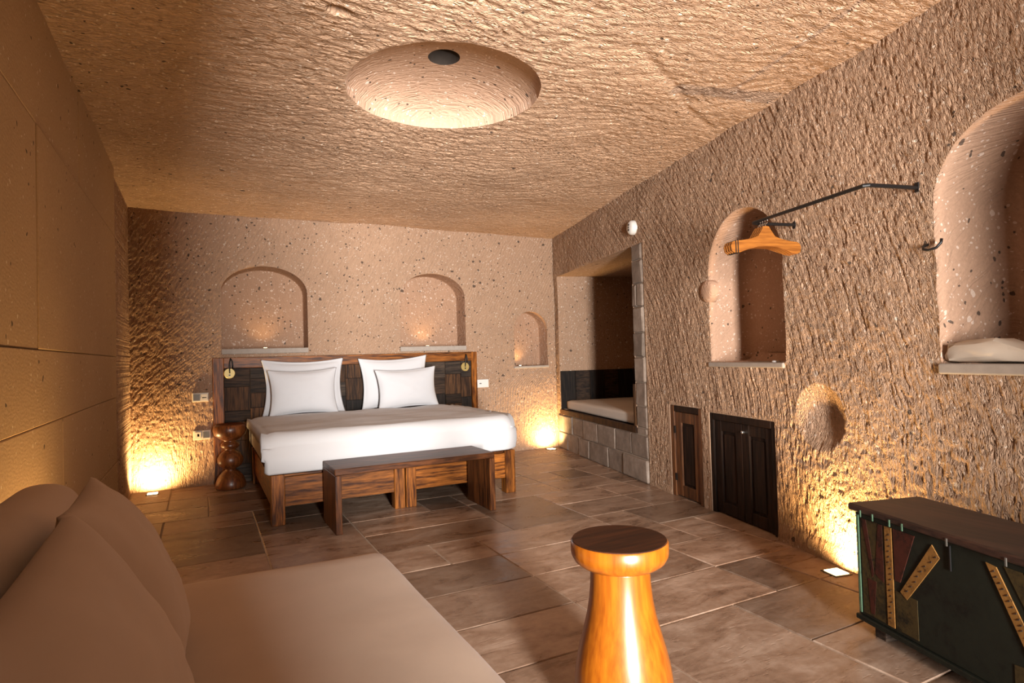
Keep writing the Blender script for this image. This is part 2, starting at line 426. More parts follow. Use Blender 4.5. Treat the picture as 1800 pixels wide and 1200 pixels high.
def niche_mesh(poly, depth, place, inset=.04, rounded=.05):
    """recess behind an outline: a flange behind the wall face, the jamb, a soft corner and the back"""
    P = np.array(poly); c = P.mean(0); bm = bmesh.new(); rings = []
    Nn = np.roll(P, -1, 0)-np.roll(P, 1, 0); Nn = np.stack([Nn[:, 1], -Nn[:, 0]], 1); Nn /= np.linalg.norm(Nn, axis=1)[:, None]
    if ((P-c)*Nn).sum() < 0: Nn = -Nn
    steps = [(.03, .012), (0, 0)]
    k = 6
    for i in range(1, k): steps.append((0, (depth-rounded)*i/k))
    for i in range(0, 5):
        a = PI/2*i/4; steps.append((-inset*(1-math.cos(a)), depth-rounded+rounded*math.sin(a)))
    for off, d in steps:
        rings.append([bm.verts.new(place(p[0]+n[0]*off, p[1]+n[1]*off, d)) for p, n in zip(P, Nn)])
    for A, B in zip(rings, rings[1:]):
        for i in range(len(P)):
            j = (i+1) % len(P); bm.faces.new((A[i], A[j], B[j], B[i]))
    bm.faces.new(rings[-1])
    return bm

# ---------------------------------------------------------------- right wall
ALC0, ALC1, ALCZ0, ALCZ1, PIL = .12, 2.27, .44, 2.205, 2.5
alc_hole = [(.015, -.05), (PIL, -.05), (PIL, 2.2), (ALC0, 2.2), (ALC0, ALCZ0), (.015, ALCZ0)]
d1_hole = [(2.885, -.05), (3.365, -.05), (3.365, .755), (2.885, .755)]
d2_hole = [(3.465, -.05), (4.20, -.05), (4.20, .738), (3.465, .738)]
n5_poly = wobble(arch(3.525, 4.33, 1.11, 1.76, 2.156), .007, 3)
n6_poly = wobble(arch(5.335, 6.20, 1.11, 1.83, 2.185), .007, 5)
SCOOP = (4.585, .80, .19)
def h_right(u, v):
    ang = np.interp(v, [0, .8, 1.6, 2.73], [0, .02, .25, .75])
    g = strokes(u, v, ang, .019, 4.2, 11); g2 = grooves(u, v, ang, .024, 12, .5, .08)
    low = np.clip((1.1-v)/.8, 0, 1)*np.clip((u-4.2)/.3, 0, 1)
    pit = np.clip(vn(u*42, v*34, 21)-.60, 0, 1)*2.5
    base = np.clip(v/.11, 0, 1)
    h = (.008*(g-.5)*(.6+.8*fbm(u*3, v*3, 8))-.0035*g2-.006*pit*(.4+low))*(.25+.75*base)+.022*(fbm(u*2.2, v*2.2, 4)-.5)
    h = h+.007*(fbm(u*30, v*30, 6, 2)-.5)
    h = h+.03*np.clip(1-v/.10, 0, 1)**.5*(u > 4.21)
    d = np.hypot(u-SCOOP[0], v-SCOOP[1])/SCOOP[2]
    k = np.clip(1-d*d, 0, 1)
    return h*(1-.45*np.clip(k*3, 0, 1))-.062*k
def place_right(u, v, h):
    return np.stack([P0.x+T.x*u+NR.x*h, P0.y+T.y*u+NR.y*h, v], 1)
wall_right = struct(relief_grid('wall_right', 0, 6.3, 0, 2.76, .0062, place_right, h_right,
                    [alc_hole, d1_hole, d2_hole, n5_poly, n6_poly], M_WALLR))
far = bmesh.new()
f4 = [far.verts.new(W(s, 0, z)) for s, z in ((6.3, 0), (11.6, 0), (11.6, 2.76), (6.3, 2.76))]; far.faces.new(f4)
obj('wall_surface', far, M_DARKWALL, wall_right)
pl_right = lambda a, b, d: W(a, -d, b)
o = obj('niche', niche_mesh(n5_poly, .34, pl_right, .06, .08), M_NICHE, wall_right, True); o['label'] = 'tall arched niche behind the coat hangers'
o = obj('niche', niche_mesh(n6_poly, .46, pl_right, .05, .08), M_NICHE, wall_right, True); o['label'] = 'large arched niche at the right edge, cloth bag on its sill'
def rbox(s0, s1, n0, n1, z0, z1, bev=0, seg=1, bm=None):
    bm2 = box(s0, s1, n0, n1, z0, z1, bev, seg)
    for v in bm2.verts: v.co = W(v.co.x, v.co.y, v.co.z)
    return bm2
for a, b, z0, z1, dep, fr in ((3.50, 4.31, 1.075, 1.11, .33, .012), (5.335, 6.2, 1.062, 1.11, .45, .02)):
    o = obj('sill', rbox(a, b, -dep, fr, z0, z1, .008, 2), M_SILL, wall_right); o['label'] = 'grey stone sill slab'
# ring bosses on the niche edges
for s, z, r in ((3.505, 1.638, .085),):
    bm = bmesh.new()
    prof = [(0, .022), (r*.6, .020), (r*.9, .012), (r, -.002), (r*1.02, -.05)]
    bm = lathe(prof, 20)
    for v in bm.verts:
        x, y, zz = v.co; v.co = W(s+x, zz, z+y)
    o = obj('boss', bm, M_NICHE, wall_right, True); o['label'] = 'rounded stone boss on the niche edge'
# alcove recess (smooth tufa box), one shell
def alcove():
    bm = bmesh.new(); D = 1.25
    def q(*pts): bm.faces.new([bm.verts.new(W(*p)) for p in pts])
    e = -.02
    q((ALC0, 0, ALCZ0), (ALC0, -D, ALCZ0), (ALC0, -D, ALCZ1), (ALC0, 0, ALCZ1))
    q((ALC1, 0, ALCZ0), (ALC1, 0, ALCZ1), (ALC1, -D, ALCZ1), (ALC1, -D, ALCZ0))
    q((ALC0, -D, ALCZ0), (ALC1, -D, ALCZ0), (ALC1, -D, ALCZ1), (ALC0, -D, ALCZ1))
    q((ALC0, 0, ALCZ0), (ALC1, 0, ALCZ0), (ALC1, -D, ALCZ0), (ALC0, -D, ALCZ0))
    q((ALC0, 0, ALCZ1), (ALC0, -D, ALCZ1), (ALC1, -D, ALCZ1), (ALC1, 0, ALCZ1))
    return bm
o = obj('alcove', alcove(), M_BACK, wall_right); o['label'] = 'deep bed alcove cut into the wall'
# mortar bed behind the masonry of the alcove front
bm = rbox(0, PIL+.02, -.30, -.006, -.02, ALCZ0-.004)
bm2 = rbox(ALC1, PIL+.02, -.30, -.006, ALCZ0-.004, 2.22)
me_ = bpy.data.meshes.new('t'); bm2.to_mesh(me_); bm.from_mesh(me_); bm2.free()
obj('mortar_bed', bm, M_MORTAR, wall_right)
def stone(s0, s1, z0, z1):
    g = .006; pr = random.uniform(.004, .018)
    bm = rbox(s0+g, s1-g, -.05, pr, z0+g, z1-g, .012, 2)
    for v in bm.verts: v.co += Vector((random.uniform(-1, 1), random.uniform(-1, 1), random.uniform(-1, 1)))*.004
    c = W((s0+s1)/2, 0, (z0+z1)/2)
    for v in bm.verts: v.co -= c
    obj('stone', bm, M_BLOCK, wall_right, loc=c)
xs = [.02, .36, .74, 1.077, 1.595, 1.966, PIL-.02]
for a, b in zip(xs, xs[1:]): stone(a, b, .0, .215)
xs = [.02, .20, .55, .90, 1.33, 1.78, 2.14, PIL-.02]
for a, b in zip(xs, xs[1:]): stone(a, b, .215, .435)
zs = [.435, .50, .70, .919, 1.155, 1.38, 1.619, 1.832, 2.05, 2.20]
for i, (a, b) in enumerate(zip(zs, zs[1:])):
    if i == 6: stone(ALC1+.005, 2.37, a, b); stone(2.37, PIL-.015, a, b)
    else: stone(ALC1+.005+.012*(i % 2), PIL-.015-.014*((i+1) % 2), a, b)

# cupboard doors set in the wall
def reveal(s0, s1, z1, d):
    bm = bmesh.new()
    for a, b in ((s0-.03, s0+.003), (s1-.003, s1+.03)): rb = rbox(a, b, -d, -.001, 0, z1+.02); m2 = bpy.data.meshes.new('t'); rb.to_mesh(m2); bm.from_mesh(m2); rb.free()
    rb = rbox(s0-.03, s1+.03, -d, -.001, z1-.003, z1+.03); m2 = bpy.data.meshes.new('t'); rb.to_mesh(m2); bm.from_mesh(m2); rb.free()
    rb = rbox(s0-.03, s1+.03, -d-.02, -d, 0, z1+.02); m2 = bpy.data.meshes.new('t'); rb.to_mesh(m2); bm.from_mesh(m2); rb.free()
    return obj('reveal', bm, M_REVEAL, wall_right)
def door_leaf(root, s0, s1, z0, z1, n, st, mf, mp):
    for a, b in ((s0, s0+st), (s1-st, s1)): obj('stile', rbox(a, b, n-.03, n, z0, z1, .003), mf, root)
    for a, b in ((z0, z0+st*1.05), (z1-st, z1)): obj('rail', rbox(s0+st, s1-st, n-.03, n-.002, a, b, .003), mf, root)
    pn_ = obj('panel', rbox(s0+st-.004, s1-st+.004, n-.028, n-.016, z0+st, z1-st), mp, root)
    obj('raised_panel', rbox(s0+st+.02, s1-st-.02, n-.02, n-.008, z0+st+.02, z1-st-.02, .006), mp, pn_)
reveal(2.885, 3.365, .755, .06); reveal(3.465, 4.20, .738, .07)
door1 = struct(thing('door_1', 'small single-leaf brown wooden cupboard door low in the right wall', 'door'))
obj('door_frame', rbox(2.89, 2.945, -.045, -.004, 0, .75, .004), M_DOORB, door1)
obj('door_frame', rbox(3.315, 3.36, -.045, -.002, 0, .75, .004), M_DOORB, door1)
obj('door_frame', rbox(2.945, 3.315, -.045, -.006, .70, .75, .004), M_DOORW, door1)
door_leaf(door1, 2.948, 3.312, .012, .697, -.016, .085, M_DOORB, M_DOORW)
for z in (.16, .55):
    o = obj('hinge', rbox(2.935, 2.962, -.012, -.004, z-.03, z+.03, .002), M_BLACK, door1)
del door1['category']; del door1['label']; door1['label'] = 'small single brown cupboard door low in the wall'
door2 = struct(thing('door_2', 'x', 'door')); del door2['category']
door2['label'] = 'dark double-leaf cupboard door low in the wall, beside the glowing wall patch'
obj('door_frame', rbox(3.47, 3.51, -.05, -.006, 0, .734, .004), M_DOORW, door2)
obj('door_frame', rbox(4.155, 4.195, -.05, -.006, 0, .734, .004), M_DOORW, door2)
obj('door_frame', rbox(3.51, 4.155, -.05, -.004, .685, .734, .004), M_DOORW, door2)
door_leaf(door2, 3.512, 3.831, .012, .683, -.02, .075, M_DOORW, M_DOORW)
door_leaf(door2, 3.835, 4.153, .012, .683, -.02, .075, M_DOORW, M_DOORW)
obj('knob', box(0, 1, 0, 1, 0, 1) if False else rbox(3.852, 3.872, -.02, .004, .62, .64, .005, 2), M_CHROME, door2)

# ---------------------------------------------------------------- back wall
n1_poly = arch(.18, 1.02, 1.35, 1.93, 2.21); n2_poly = arch(2.04, 2.855, 1.338, 1.92, 2.20); n3_poly = arch(3.515, 4.0, 1.065, 1.53, 1.76)
def h_back(u, v):
    left = np.clip((.6-u)/.9, 0, 1); low = np.clip((1.0-v)/.6, 0, 1); rough = np.clip(left*.8+low*.8, 0, 1)
    ang = np.interp(v, [0, .8, 1.3, 1.6], [.02, .05, .45, .55])
    g = grooves(u, v, -ang, .034, 33, .22, .14); st = strokes(u, v, -ang, .026, 2.4, 35)
    pit = np.clip(vn(u*40, v*34, 41)-.58, 0, 1)*2.4
    return -.0095*g*(1-.8*np.clip(rough*1.3, 0, 1))+.008*(st-.5)*rough-.005*pit*rough+.020*(fbm(u*1.8, v*1.8, 3)-.5)+.004*(fbm(u*28, v*28, 5, 2)-.5)
def place_back(u, v, h): return np.stack([u, YB-h, v], 1)
wall_back = struct(relief_grid('wall_back', XL-.05, 4.22, 0, 2.76, .0072, place_back, h_back, [n1_poly, n2_poly, n3_poly], M_BACK))
pl_back = lambda a, b, d: Vector((a, YB+d, b))
for poly, d, lb in ((n1_poly, .32, 'arched niche over the left end of the headboard'), (n2_poly, .28, 'arched niche over the right end of the headboard'), (n3_poly, .22, 'small low arched niche right of the bed')):
    o = obj('niche', niche_mesh(dense(poly, .03), d, pl_back, .012, .02), M_NICHEB, wall_back); smooth_angle(o, 45); o['label'] = lb
for a, b, z0, z1, fr in ((.178, 1.022, 1.298, 1.352, .012), (2.036, 2.858, 1.285, 1.34, .012), (3.505, 4.01, 1.035, 1.066, .014)):
    o = obj('sill', box(a, b, YB-fr, YB+(.30 if a < 3 else .21), z0, z1, .006, 2), M_SILL, wall_back); o['label'] = 'grey stone sill slab'

# ---------------------------------------------------------------- left wall
def h_left(u, v): return -.010*grooves(u, v, 0*u+.2, .036, 51, .4, .08)+.006*(fbm(u*20, v*20, 5, 2)-.5)
def place_left(u, v, h): return np.stack([XL+h, u, v], 1)
wall_left = struct(relief_grid('wall_left', 5.3, YB+.02, 0, 2.76, .01, place_left, h_left, [], M_BACK))
obj('wall_backing', box(XL-.12, XL-.005, -4.3, 5.5, 0, 2.9), M_MORTAR, wall_left)
rows = [0, .48, .97, 1.28, 2.2, 2.79]
starts = [[-1.2, .1, 1.4, 2.75, 4.15, 5.5], [-1.2, .6, 2.0, 3.5, 5.5], [-1.2, .2, 1.7, 5.5], [-1.2, .3, 1.6, 3.03, 5.5], [-1.2, 1.1, 2.4, 4.0, 5.5]]
for z0, z1, ys in zip(rows, rows[1:], starts):
    for a, b in zip(ys, ys[1:]):
        g = .0015; bm = box(XL-.004, -.583+random.uniform(-.003, .003), a+g, b-g, z0+g, z1-g, .004, 1)
        c = Vector((XL, (a+b)/2, (z0+z1)/2))
        for v in bm.verts: v.co -= c
        obj('stone', bm, M_PANEL, wall_left, loc=c)

# ---------------------------------------------------------------- ceiling with its shallow dome
DC, DR = (1.27, 3.225), .555
circ = [(DC[0]+DR*math.cos(2*PI*i/120), DC[1]+DR*math.sin(2*PI*i/120)) for i in range(120)]
dome_poly = wobble(circ, .010, 9)
def seg_d(u, v, a, b):
    L = (b[0]-a[0])**2+(b[1]-a[1])**2; t = np.clip(((u-a[0])*(b[0]-a[0])+(v-a[1])*(b[1]-a[1]))/L, 0, 1)
    return np.hypot(u-a[0]-t*(b[0]-a[0]), v-a[1]-t*(b[1]-a[1]))
def h_ceil(u, v):
    aa = .08+.5*(fbm(u*.7, v*.7, 12)-.5)
    g = strokes(v, u, aa, .030, 3.6, 71); g2 = strokes(v, u, aa-.15, .021, 3.0, 77)
    fade = np.interp(v, [0, 4.6, 6.2, 6.8], [1, 1, .55, .4])
    h = (.011*(g-.5)*(.5+fbm(u*2, v*2, 15))+.006*(g2-.5))*fade+.05*(fbm(u*1.1, v*1.1, 19)-.5)+.006*(fbm(u*20, v*20, 18, 2)-.5)
    pts = [(1.95, 2.35), (2.3, 2.55), (2.62, 2.75), (2.95, 2.95), (3.2, 3.05)]
    d = np.minimum.reduce([seg_d(u+.16*(fbm(u*5, v*5, 2)-.5), v, a, b) for a, b in zip(pts, pts[1:])])
    h = h-.011*np.exp(-(d/.028)**2)*(.2+1.3*fbm(u*5, v*5, 91))
    d2 = np.hypot((u-.56)/.06, (v-2.64)/.035); h = h-.06*np.clip(1-d2*d2, 0, 1)**.5
    return h
def place_ceil(u, v, h): return np.stack([u, v, ZC-h], 1)
ceiling = struct(relief_grid('ceiling', -.72, 4.3, 1.0, 6.83, .0085, place_ceil, h_ceil, [dome_poly], M_CEIL))
bm = bmesh.new(); bm.faces.new([bm.verts.new(p) for p in ((-1.6, -3, ZC), (4.2, -3, ZC), (4.2, 1.01, ZC), (-1.6, 1.01, ZC))])
obj('ceiling_surface', bm, M_DARKWALL, ceiling)
bm = bmesh.new(); P = np.array(dome_poly); rings = []
HR, HC = .092, (1.27, 3.225)
for r, z in [(1.06, .02), (1, 0), (.975, .045), (.9, .085), (.75, .13), (.55, .168), (.35, .19), (.22, .198), (HR/DR, .202)]:
    rings.append([bm.verts.new((DC[0]+(p[0]-DC[0])*r, DC[1]+(p[1]-DC[1])*r, ZC+z)) for p in P])
for z, r in ((.24, HR*.97), (.34, HR*.9), (.42, HR*.7)):
    rings.append([bm.verts.new((DC[0]+(p[0]-DC[0])/DR*r, DC[1]+(p[1]-DC[1])/DR*r, ZC+z)) for p in P])
for A, B in zip(rings, rings[1:]):
    for i in range(len(P)): j = (i+1) % len(P); bm.faces.new((A[i], A[j], B[j], B[i]))
bm.faces.new(rings[-1])
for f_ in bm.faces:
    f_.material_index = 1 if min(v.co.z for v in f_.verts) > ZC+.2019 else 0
o = obj('dome', bm, M_DOME, ceiling); o.data.materials.append(M_HOLESHADE); smooth_angle(o, 50); o['label'] = 'shallow round dome carved into the ceiling with a hole at its top'

# ---------------------------------------------------------------- partitions added to shade the daylight, and the entrance wall behind the camera
shade_partition = struct(obj('shade_partition', box(1.71, 2.60, -.92, -.67, 0, 2.76, bm=box(XL-.6, .33, -.92, -.67, 0, 2.76)), M_DARKWALL))
bm = box(-1.5, -.03, -3.0, -2.75, 0, 2.76)
for a in ((.60, 2.6, -3.0, -2.75, 0, 2.76), (-.03, .60, -3.0, -2.75, 2.42, 2.76), (-.03, .60, -3.0, -2.75, 0, .08)): box(*a, bm=bm)
struct(obj('wall_entrance', bm, M_DARKWALL))

# ---------------------------------------------------------------- floor: grout bed and travertine tiles
floor = struct(obj('floor', box(-1.6, 4.4, -4.4, 6.95, -.10, -.005), M_GROUT))
UX, UY, OX, OY = .3105, .4105, 1.275-.3105*7, 1.686-.4105*6
nx, ny = 18, 19
taken = np.zeros((ny, nx), bool); rnd = random.Random(12); tile_me = {}
force = {(11, 11): (2, 1)}
def tile_mesh(w_, d_):
    k = (round(w_, 4), round(d_, 4))
    if k not in tile_me:
        bm = box(-w_/2, w_/2, -d_/2, d_/2, -.02, 0); top = [e for e in bm.edges if all(v.co.z > -.001 for v in e.verts)]
        bmesh.ops.bevel(bm, geom=top, offset=.004, segments=1, affect='EDGES')
        me = bpy.data.meshes.new('tile'); bmesh.ops.recalc_face_normals(bm, faces=bm.faces[:]); bm.to_mesh(me); bm.free(); me.materials.append(M_TILE); tile_me[k] = me
    return tile_me[k]
for j in range(ny):
    for i in range(nx):
        if taken[j, i]: continue
        opts = [(2, 1)]*9+[(3, 1)]*3+[(2, 2)]*3+[(1, 1)]*2+[(1, 2)]
        rnd.shuffle(opts)
        for a, b in opts+[(1, 1)]:
            if i+a <= nx and j+b <= ny and not taken[j:j+b, i:i+a].any(): break
        taken[j:j+b, i:i+a] = True
        x0, x1 = OX+i*UX, OX+(i+a)*UX; y0, y1 = OY+j*UY, OY+(j+b)*UY
        if y0 > YB or wall_s((x0, y0, 0)) < -2: continue
        if (Vector((x0, y1, 0))-P0).dot(NR) < -.02 and (Vector((x0, y0, 0))-P0).dot(NR) < -.02: continue
        y1 = min(y1, YB+.02); g = .0035
        o = bpy.data.objects.new('tile', tile_mesh(x1-x0-2*g, y1-y0-2*g)); COL.objects.link(o); o.parent = floor
        o.location = ((x0+x1)/2, (y0+y1)/2, rnd.uniform(-.0015, .001))
        o.rotation_euler = (rnd.uniform(-.0012, .0012), rnd.uniform(-.0012, .0012), 0)

# ---------------------------------------------------------------- bed
bed = thing('bed_base', 'brown wooden bed base with plank rails and square legs at the back wall', 'bed', (1.443, 5.75, 0))
bx0, bx1, by0, by1 = -1.007, 1.005, -.97, .90
for x in (bx0, -.085, .01, bx1-.095):
    obj('leg', box(x, x+.085 if x not in (bx0, bx1-.095) else x+.095, by0-.012, by0+.085, 0, .372 if x in (bx0, bx1-.095) else .345, .004), M_BED_Z, bed)
for x in (bx0, bx1-.095): obj('leg', box(x, x+.095, by1-.09, by1, 0, .36, .004), M_BED_Z, bed)
for a, b in ((bx0+.095, -.085), (.095, bx1-.095)):
    obj('foot_rail', box(a, b, by0, by0+.03, .135, .35, .003), M_BED_X, bed)
for x in (bx0+.004, bx1-.034): obj('side_rail', box(x, x+.03, by0+.085, by1-.09, .135, .35, .003), M_BED_Y, bed)
obj('slat_deck', box(bx0+.035, bx1-.035, by0+.04, by1-.04, .325, .362), M_BED_X, bed)

def soft_slab(x0, x1, y0, y1, z0, z1, r, nx=60, ny=40, seed=1, amp=.004, crown=.0, bulge=.0):
    """upholstered slab: superellipse-edged box with slight lumps"""
    bm = bmesh.new(); bmesh.ops.create_cube(bm, size=2)
    bmesh.ops.subdivide_edges(bm, edges=bm.edges[:], cuts=nx//2-1, use_grid_fill=True)
    sx, sy, sz = (x1-x0)/2, (y1-y0)/2, (z1-z0)/2
    for v in bm.verts:
        p = v.co.copy(); q = []
        # denser near the edges
        p = Vector([math.copysign(abs(t)**.75, t) for t in p])
        P3 = Vector((p.x*sx, p.y*sy, p.z*sz))
        C = Vector((max(-sx+r, min(sx-r, P3.x)), max(-sy+r, min(sy-r, P3.y)), max(-sz+min(r, sz), min(sz-min(r, sz), P3.z))))
        d = P3-C
        if d.length > 1e-9:
            L = d.length; mx = max(abs(d.x), abs(d.y), abs(d.z)); 
            P3 = C+d/L*min(r, mx if mx > 0 else r)
        v.co = P3
    X = np.array([v.co for v in bm.verts]); n = (fbm(X[:, 0]*4+seed, X[:, 1]*4+X[:, 2]*3, seed)-.5)*2*amp
    for v, k in zip(bm.verts, n):
        u_, w_ = v.co.x/sx, v.co.y/sy
        f = (1-u_*u_)*(1-w_*w_)
        if v.co.z > 0: v.co.z += k+crown*f
        t = 1-(v.co.z/sz)**2
        v.co.x *= 1+bulge*max(0, t)/sx; v.co.y *= 1+bulge*max(0, t)/sy
        v.co += Vector(((x0+x1)/2, (y0+y1)/2, (z0+z1)/2))
    return bm
mattress = tag(obj('mattress', soft_slab(.415, 2.465, 4.80, 6.68, .374, .622, .06, 50), M_DUVET, None, True),
               'thick white mattress in a fitted cover on the wooden bed base', 'mattress')
# duvet: spread over the mattress, tucked down over the foot, rounded at the right, short at the left
def duvet():
    bm = bmesh.new(); nxs, nys = 90, 90
    X0, X1, YF, YE = .40, 2.49, 4.79, 6.42
    top = .655; rr = .09; cols = []
    # profile along Y: from the tucked foot edge up, round, back to the pillows, and a folded end
    prof = []
    for i in range(16): prof.append((YF-.022*math.sin(PI*min(1, i/15.0*1.0))-.004, .385+(top-rr-.385)*i/15))
    for i in range(1, 13):
        a = PI/2*i/12; prof.append((YF+rr-rr*math.cos(a), top-rr+rr*math.sin(a)))
    for i in range(1, 40): prof.append((YF+rr+(YE-YF-rr)*i/39, top))
    n = 84; grid = []
    for j, (y, z) in enumerate(prof):
        row = []
        for i in range(n+1):
            t = i/n; L0, L1 = .06, .17                     # how far the sides hang down
            width = X1-X0; arc = L0+width+L1; a = t*arc
            if a < L0: x, dz = X0-.006, -(L0-a)
            elif a < L0+width: x, dz = X0+(a-L0), 0
            else: x, dz = X1+.006+.012*math.sin((a-L0-width)/L1*PI), -(a-L0-width)
            # soft rounding at the side edges
            e = min(a-L0, L0+width-a)
            if 0 <= e < .10: k = 1-e/.10; dz -= .055*k*k*(1 if a > L0+width/2 else .55)
            zz = z+dz
            if z < top-rr: zz = max(z+dz*.0 if dz > -.05 else z+dz*.2, .372); 
            if dz < -.04 and z < top: zz = max(zz, min(z, .39))
            rx = 0
            if z < top: 
                f = (top-z)/.27
                ex = min(t, 1-t)
                if a > L0+width-.12: x -= .10*f*0
            if x > X1-.16: 
                k = (x-(X1-.16))/.16
                y2 = y+(.10*k*k if y < YF+.5 else 0)
            else: y2 = y
            wv = .012*(float(vn(np.array(x*3.+2), np.array(y*4.), 3))-.5)+.003*math.sin(x*9+y*5)+.012*(float(fbm(np.array(x*5.+z*3), np.array(y*11.+z*16), 8))-.5)
            row.append(bm.verts.new((x, y2-(.5*wv if z < top else 0), zz+(wv if z >= top-.001 else 0))))
        grid.append(row)
    for A, B in zip(grid, grid[1:]):
        for i in range(n): bm.faces.new((A[i], A[i+1], B[i+1], B[i]))
    bm.normal_update()
    return bm
dv = obj('duvet', duvet(), M_DUVET, None, True); tag(dv, 'white duvet spread over the mattress and hanging over the bed foot', 'duvet')
md = dv.modifiers.new('thick', 'SOLIDIFY'); md.thickness = .022; md.offset = 1

def pillow(wd, ht, th, flange=.0, seed=0, sag=.05, n=36):
    """pillow standing in its local XZ plane, thickness along Y"""
    bm = bmesh.new(); sides = []
    for sgn in (-1, 1):
        g = []
        for j in range(n+1):
            row = []
            for i in range(n+1):
                u_, v_ = 2*i/n-1, 2*j/n-1
                u_ = math.sin(u_*PI/2)*.35+u_*.65; v_ = math.sin(v_*PI/2)*.35+v_*.65
                x = wd/2*u_*(1-sag*(1-v_*v_)); z = ht/2*v_*(1-sag*1.2*(1-u_*u_))
                fu, fv = abs(u_)/(1-flange), abs(v_)/(1-flange*wd/ht)
                t = 0 if (fu >= 1 or fv >= 1) else ((1-fu**2.4)*(1-fv**2.4))**.55
                k = float(fbm(np.array(u_*2.3+seed), np.array(v_*2.3), seed))-.5
                y = sgn*(th/2*t*(1+.28*k)+.003)+.012*k*(1-t)
                if (i in (0, n) or j in (0, n)) and sgn == 1: row.append(sides[0][j][i])
                else: row.append(bm.verts.new((x, y, z)))
            g.append(row)
        sides.append(g)
    for s_, g in enumerate(sides):
        for j in range(n):
            for i in range(n):
                f = [g[j][i], g[j][i+1], g[j+1][i+1], g[j+1][i]]
                try: bm.faces.new(f if s_ == 0 else f[::-1])
                except ValueError: pass
    return bm
def put_pillow(name, label, cat, m_, c, wd, ht, th, lean=0, rz=0, roll=0, fl=.05, seed=0, sag=.05, group=None, piping=None):
    o = obj(name, pillow(wd, ht, th, fl, seed, sag), m_, None, True)
    o.rotation_euler = (lean, roll, rz); o.location = c
    return tag(o, label, cat, group)
zt = .678
put_pillow('pillow', 'white flanged pillow at the back left against the headboard', 'pillow', M_LINEN, (.945, 6.615, zt+.265), .83, .585, .12, -.10, 0, .0, .06, 1, .11, 'white bed pillows')
put_pillow('pillow', 'smaller white pillow in front of the left back pillow', 'pillow', M_LINEN, (.915, 6.445, zt+.215), .68, .475, .15, -.13, 0, -.012, .03, 2, .10, 'white bed pillows')
put_pillow('pillow', 'white flanged pillow at the back right against the headboard', 'pillow', M_LINEN, (1.915, 6.615, zt+.265), .79, .58, .12, -.10, 0, -.03, .05, 3, .11, 'white bed pillows')
put_pillow('pillow', 'smaller white pillow in front of the right back pillow', 'pillow', M_LINEN, (2.005, 6.445, zt+.20), .70, .45, .15, -.13, .03, -.035, .03, 4, .10, 'white bed pillows')

# headboard: frame with a patchwork of reclaimed boards
head = thing('headboard', 'dark patchwork wooden headboard panel fixed to the back wall', 'headboard', (1.53, 6.745, 0))
hx0, hx1, hz = -1.437, 1.434, 1.262
obj('top_rail', box(hx0+.10, hx1-.07, -.035, .02, hz-.105, hz, .004), M_BED_X, head)
obj('side_post', box(hx0, hx0+.10, -.035, .02, 0, hz, .004), M_BED_Z, head)
obj('side_post', box(hx1-.07, hx1, -.035, .02, 0, hz, .004), M_BED_Z, head)
obj('back_board', box(hx0+.09, hx1-.06, -.004, .02, .0, hz-.1), M_RECL[2], head)
z = hz-.108; ri = random.Random(5)
x = hx0+.102
while x < hx1-.08:
    w_ = min(ri.choice((.16, .2, .24)), hx1-.072-x)
    if hx1-.072-x-w_ < .06: w_ = hx1-.072-x
    z = hz-.107
    while z > .02:
        h_ = min(ri.choice((.11, .15, .19, .24)), z-.005)
        if z-h_ < .06: h_ = z-.005
        d_ = ri.uniform(-.026, -.014)
        bm = box(-w_/2+.002, w_/2-.002, d_, -.003, -h_/2+.002, h_/2-.002, .002)
        obj('board', bm, ri.choice(M_RECL), head, loc=(x+w_/2, 0, z-h_/2))
        z -= h_
    x += w_

def reading_lamp(x, z, label):
    r = thing('reading_lamp', label, 'lamp', (x, 6.70, z), 0, 'headboard reading lamps')
    bm = lathe([(0, -.012), (.048, -.012), (.052, -.006), (.052, .006), (.048, .010), (0, .010)], 28)
    for v in bm.verts: v.co = Vector((v.co.x, -v.co.z, v.co.y))
    ld = smooth_angle(obj('lamp_disc', bm, M_BRASS, r), 40)
    bm = lathe([(0, .014), (.009, .014), (.009, .008)], 12)
    for v in bm.verts: v.co = Vector((v.co.x, -v.co.z-.0, v.co.y-.018))
    obj('switch', bm, M_BLACK, ld)
    obj('strap', tube([(0, -.014, .0), (0, -.018, .05), (.003, -.02, .11), (.012, -.012, .15), (.022, -.006, .13), (.03, -.004, .09), (.03, -.003, .03)], .007, 8), M_BLACK, r, True)
    obj('mount', box(.018, .042, -.004, .012, -.03, .04, .003), M_BLACK, r)
reading_lamp(.245, 1.105, 'brass disc reading lamp hanging by a black strap at the left end of the headboard')
reading_lamp(2.80, 1.085, 'brass disc reading lamp hanging by a black strap at the right end of the headboard')

def plate(name, label, x0, x1, z0, z1, parts):
    r = thing(name, label, 'socket', ((x0+x1)/2, YB, (z0+z1)/2), 0, 'white wall plates')
    w_, h_ = (x1-x0)/2, (z1-z0)/2
    pt = obj('plate', box(-w_, w_, -.020, .012, -h_, h_, .004, 2), M_PLATE if x0 < 2 else M_PLASTIC, r)
    for (a, b, c, d, mm) in parts: obj('insert', box(a*w_, b*w_, -.025, -.018, c*h_, d*h_, .001), mm, pt)
plate('switch_plate', 'upper cream double switch plate left of the headboard', -.092, .055, .832, .922, [(-.85, -.06, -.7, .7, M_GREY), (.08, .86, -.7, .7, M_PLATE), (.2, .74, -.2, .02, M_GREY)])
plate('socket_plate', 'lower cream double socket plate left of the headboard', -.088, .068, .457, .55, [(-.8, -.1, -.65, .65, M_PLATE), (-.55, -.3, -.3, .3, M_GREY), (.12, .84, -.65, .65, M_GREY)])
plate('switch_plate', 'small white wall plate right of the headboard', 2.985, 3.135, .823, .921, [(-.65, -.30, -.1, .1, M_GREY)])

